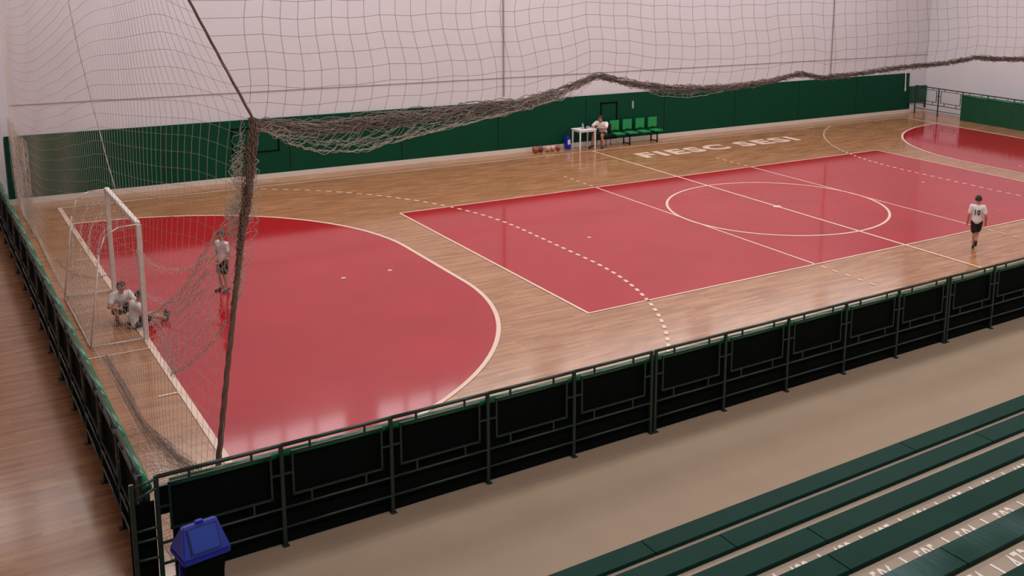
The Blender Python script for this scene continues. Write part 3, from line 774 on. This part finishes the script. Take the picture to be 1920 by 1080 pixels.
    link('trousers' if long_pants else 'shorts', me, M[shorts], root)
    for s in ('l', 'r'):
        a, t = V[s+'_an'], V[s+'_to']; d = (t-a); d2 = d.normalized()
        me = skin_mesh([a-d2*.018*Hh, a+d*.5+Vector((0, 0, -.004))*Hh, t+d2*.006*Hh], [(0, 1), (1, 2)], [.028*Hh, .027*Hh, .022*Hh], 0, 2, voxel=.006*Hh)
        for p in me.polygons: p.use_smooth = True
        link('shoe', me, M['shoe'], root)
    if number:
        me = fit_text(number, .1*Hh, .1*Hh, .03, .002)
        o = link('shirt_number', me, M['num'], sh, (.05*Hh+V['chest'].x, V['chest'].y-.0745*Hh, V['chest'].z-.085*Hh)); o.rotation_euler = (math.radians(90), 0, 0)
        for v in me.vertices: v.co.x -= 0
        o.location.x -= .1*Hh
    return root
STAND = dict(pelvis=(0, 0, .53), waist=(0, 0, .62), chest=(0, 0, .73), neck=(0, .0, .825), head=(0, .012, .915),
    l_sh=(-.1, 0, .785), l_el=(-.135, -.01, .62), l_wr=(-.14, .03, .48), r_sh=(.1, 0, .785), r_el=(.135, -.01, .62), r_wr=(.14, .03, .48),
    l_hip=(-.05, 0, .5), l_kn=(-.052, .01, .27), l_an=(-.052, -.01, .045), l_to=(-.06, .085, .02),
    r_hip=(.05, 0, .5), r_kn=(.052, .01, .27), r_an=(.052, -.01, .045), r_to=(.06, .085, .02))
J1 = dict(STAND); J1.update(l_kn=(-.035, .03, .275), l_an=(-.03, .01, .045), l_to=(-.03, .1, .02), r_kn=(.03, .1, .3), r_an=(.012, -.04, .14), r_to=(.012, .02, .07), r_el=(.15, -.03, .63), r_wr=(.155, .04, .5), l_el=(-.14, .0, .62), l_wr=(-.155, .03, .5))
person((1.16, -5.62, 0), math.radians(-54), 1.32, J1, 'boy in white number shirt and black shorts walking away on the right', number='10', head_dir=(.2, 1, 0))
J2 = dict(STAND); J2.update(l_an=(-.07, -.01, .045), r_an=(.07, -.01, .045), l_kn=(-.06, .03, .27), r_kn=(.065, .03, .27), l_to=(-.09, .08, .02), r_to=(.09, .08, .02), r_wr=(.11, .12, .54), l_wr=(-.11, .12, .54))
person((-14.33, .42, 0), math.radians(115), 1.24, J2, 'child in white shirt and dark shorts standing in the red goal area behind the net', head_dir=(0, 1, -.2))
J3 = dict(pelvis=(0, 0, .13), waist=(0, .03, .22), chest=(0, .075, .325), neck=(0, .12, .41), head=(0, .15, .5),
    l_sh=(-.1, .09, .38), l_el=(-.17, .17, .25), l_wr=(-.1, .29, .25), r_sh=(.1, .09, .38), r_el=(.17, .17, .25), r_wr=(.1, .29, .25),
    l_hip=(-.055, .02, .12), l_kn=(-.1, .22, .27), l_an=(-.09, .2, .045), l_to=(-.1, .29, .02), r_hip=(.055, .02, .12), r_kn=(.1, .22, .27), r_an=(.09, .2, .045), r_to=(.1, .29, .02))
person((-16.28, -.2, 0), math.radians(185), 1.3, J3, 'child in white shirt crouching on the goal line inside the goal, further back', head_dir=(.2, 1, -.3))
J4 = dict(pelvis=(0, 0, .065), waist=(0, -.01, .155), chest=(0, .03, .265), neck=(0, .07, .35), head=(0, .1, .435),
    l_sh=(-.1, .03, .32), l_el=(-.15, .02, .17), l_wr=(-.16, .05, .035), r_sh=(.1, .03, .32), r_el=(.15, .1, .2), r_wr=(.1, .2, .19),
    l_hip=(-.05, .02, .065), l_kn=(-.07, .23, .1), l_an=(-.06, .43, .035), l_to=(-.07, .455, .11), r_hip=(.05, .02, .065), r_kn=(.06, .22, .13), r_an=(.03, .42, .035), r_to=(.03, .45, .11))
person((-16.16, -.82, 0), math.radians(-78), 1.3, J4, 'child in white shirt sitting on the floor at the near goal post, legs out', head_dir=(-.5, .7, -.3))

# seated man at the white table
mx_, my_ = .84, 9.93
JM = dict(pelvis=(0, 0, .265), waist=(0, .03, .34), chest=(0, .085, .44), neck=(0, .13, .53), head=(0, .165, .605),
    l_sh=(-.11, .1, .5), l_el=(-.16, .22, .425), l_wr=(-.06, .32, .44), r_sh=(.11, .1, .5), r_el=(.17, .2, .43), r_wr=(.08, .33, .44),
    l_hip=(-.055, .02, .26), l_kn=(-.09, .27, .285), l_an=(-.09, .2, .045), l_to=(-.1, .28, .02), r_hip=(.055, .02, .26), r_kn=(.1, .26, .285), r_an=(.13, .27, .045), r_to=(.15, .35, .02), l_palm=(1, 0, 0), r_palm=(-1, 0, 0))
person((mx_, my_, 0), math.radians(122), 1.7, JM, 'man in white shirt and dark shorts seated writing at the white table', long_pants=False, child=False, head_dir=(.1, .8, -.35))
ch = empty('plastic_chair', (mx_+.03, my_+.02, 0), math.radians(122), 'dark chair under the seated man at the white table', 'chair')
b = bmesh.new(); bx(b, -.2, .2, -.2, .2, .37, .4, bev=.01); obj('seat', b, M['dark'], ch)
b = bmesh.new(); bx(b, -.19, .19, -.235, -.205, .45, .78, bev=.01); bx(b, -.18, -.15, -.23, -.2, .38, .5); bx(b, .15, .18, -.23, -.2, .38, .5); obj('backrest', b, M['dark'], ch)
for sx in (-1, 1):
    for sy in (-1, 1): b = bmesh.new(); tube(b, (sx*.17, sy*.17, .37), (sx*.2, sy*.2, 0), .013); obj('leg', b, M['dark'], ch)

# white plastic table
tbx, tby = -.04, 9.82
ta = empty('plastic_table', (tbx, tby, 0), 0, 'white square plastic table by the green padding', 'table')
b = bmesh.new(); bx(b, -.36, .36, -.3, .3, .69, .72, bev=.012); bx(b, -.33, .33, -.27, .27, .64, .69); obj('tabletop', b, M['white'], ta)
for sx in (-1, 1):
    for sy in (-1, 1):
        b = bmesh.new(); tube(b, (sx*.3, sy*.24, .66), (sx*.31, sy*.25, 0), .034, .022, 8); obj('leg', b, M['white'], ta)
bt = empty('water_bottle', (-.12, 9.78, .72), 0, 'clear water bottle standing on the white table', 'bottle')
b = bmesh.new(); tube(b, (0, 0, 0), (0, 0, .16), .033, n=12); tube(b, (0, 0, .16), (0, 0, .2), .033, .013, 12); obj('bottle_body', b, M['glass_item'], bt)
b = bmesh.new(); tube(b, (0, 0, .2), (0, 0, .225), .015, n=10); obj('cap', b, M['blue'], bt)
bt2 = empty('desk_scoreboard', (.08, 9.83, .72), .3, 'small dark tabletop device on the white table', 'device')
b = bmesh.new(); bx(b, -.1, .1, -.04, .04, 0, .1, bev=.01); obj('case', b, M['dark'], bt2)
b = bmesh.new(); bx(b, -.085, .085, -.044, -.04, .015, .085); obj('screen', b, M['glass_item'], bt2)
b = bmesh.new(); bx(b, -.12, .12, -.09, .09, 0, .006); bx(b, -.118, .118, -.088, .088, .006, .01)
tag(obj('notebook', b, M['white'], loc=(.2, 9.66, .72), rotz=.2), 'white notebook lying on the table in front of the man', 'notebook')

# blue cooler box
cb = empty('blue_drum', (-.52, 10.12, 0), 0, 'small blue container with pale label left of the white table', 'container')
b = bmesh.new(); bx(b, -.1, .1, -.1, .1, 0, .42, bev=.03); obj('drum_body', b, M['blue'], cb)
b = bmesh.new(); tube(b, (0, 0, .42), (0, 0, .47), .05, .045, 14); obj('cap', b, M['blue2'], cb)
b = bmesh.new(); bx(b, -.05, .05, -.104, -.1, .17, .34); obj('drum_label', b, M['white'], cb)

# ball bag on the floor
for i, (x, y, r, mt, lb_) in enumerate([(-1.86, 10.0, .12, 'orange', 'orange ball at the left end of the heap by the wall'), (-1.62, 10.08, .11, 'sack', 'dark brown ball in the heap by the wall'), (-1.39, 10.0, .11, 'pinkball', 'pale ball in the middle of the heap by the wall'), (-1.16, 10.05, .1, 'pinkball', 'pale ball at the right side of the heap by the wall'), (-.96, 10.02, .095, 'orange', 'small orange ball at the right end of the heap by the wall')]):
    b = bmesh.new(); bmesh.ops.create_icosphere(b, subdivisions=3, radius=r)
    o = obj('ball', b, M[mt], smooth=True, loc=(x, y, r)); tag(o, lb_, 'ball', 'balls in the bag by the wall')
    tr_ = [np.stack([r*1.01*np.cos(np.linspace(0, 6.283, 25)), r*1.01*np.sin(np.linspace(0, 6.283, 25)), 0*np.linspace(0, 1, 25)], 1)]
    tr_.append(tr_[0][:, [2, 0, 1]]); link('ball_seam', twine(tr_, .003), M['dark'], o)

# row of green seats
se = empty('seat_row', (1.3, 9.95, 0), 0, 'row of four bright green seats on black trestles beside the table', 'seats')
for k in range(4):
    x = .12+k*.56
    b = bmesh.new(); bx(b, x-.2, x+.2, -.3, .12, .40, .44, bev=.015); st = obj('seat', b, M['seat'], se)
    b = bmesh.new(); bx(b, x-.2, x+.2, .14, .17, .5, .87, bev=.012); o = obj('backrest', b, M['seat'], se)
    b = bmesh.new(); bx(b, x-.04, x+.04, .12, .15, .4, .54); obj('backrest_bracket', b, M['dark'], se)
b = bmesh.new(); bx(b, -.05, 2.0, -.12, -.06, .34, .39); obj('beam', b, M['dark'], se)
for x in (.5, 1.72):
    b = bmesh.new(); bx(b, x-.02, x+.02, -.3, -.26, 0, .36); bx(b, x-.02, x+.02, .08, .12, 0, .36); bx(b, x-.02, x+.02, -.3, .12, .32, .36); bx(b, x-.02, x+.02, -.3, .12, .03, .06); obj('trestle_leg', b, M['dark'], se)
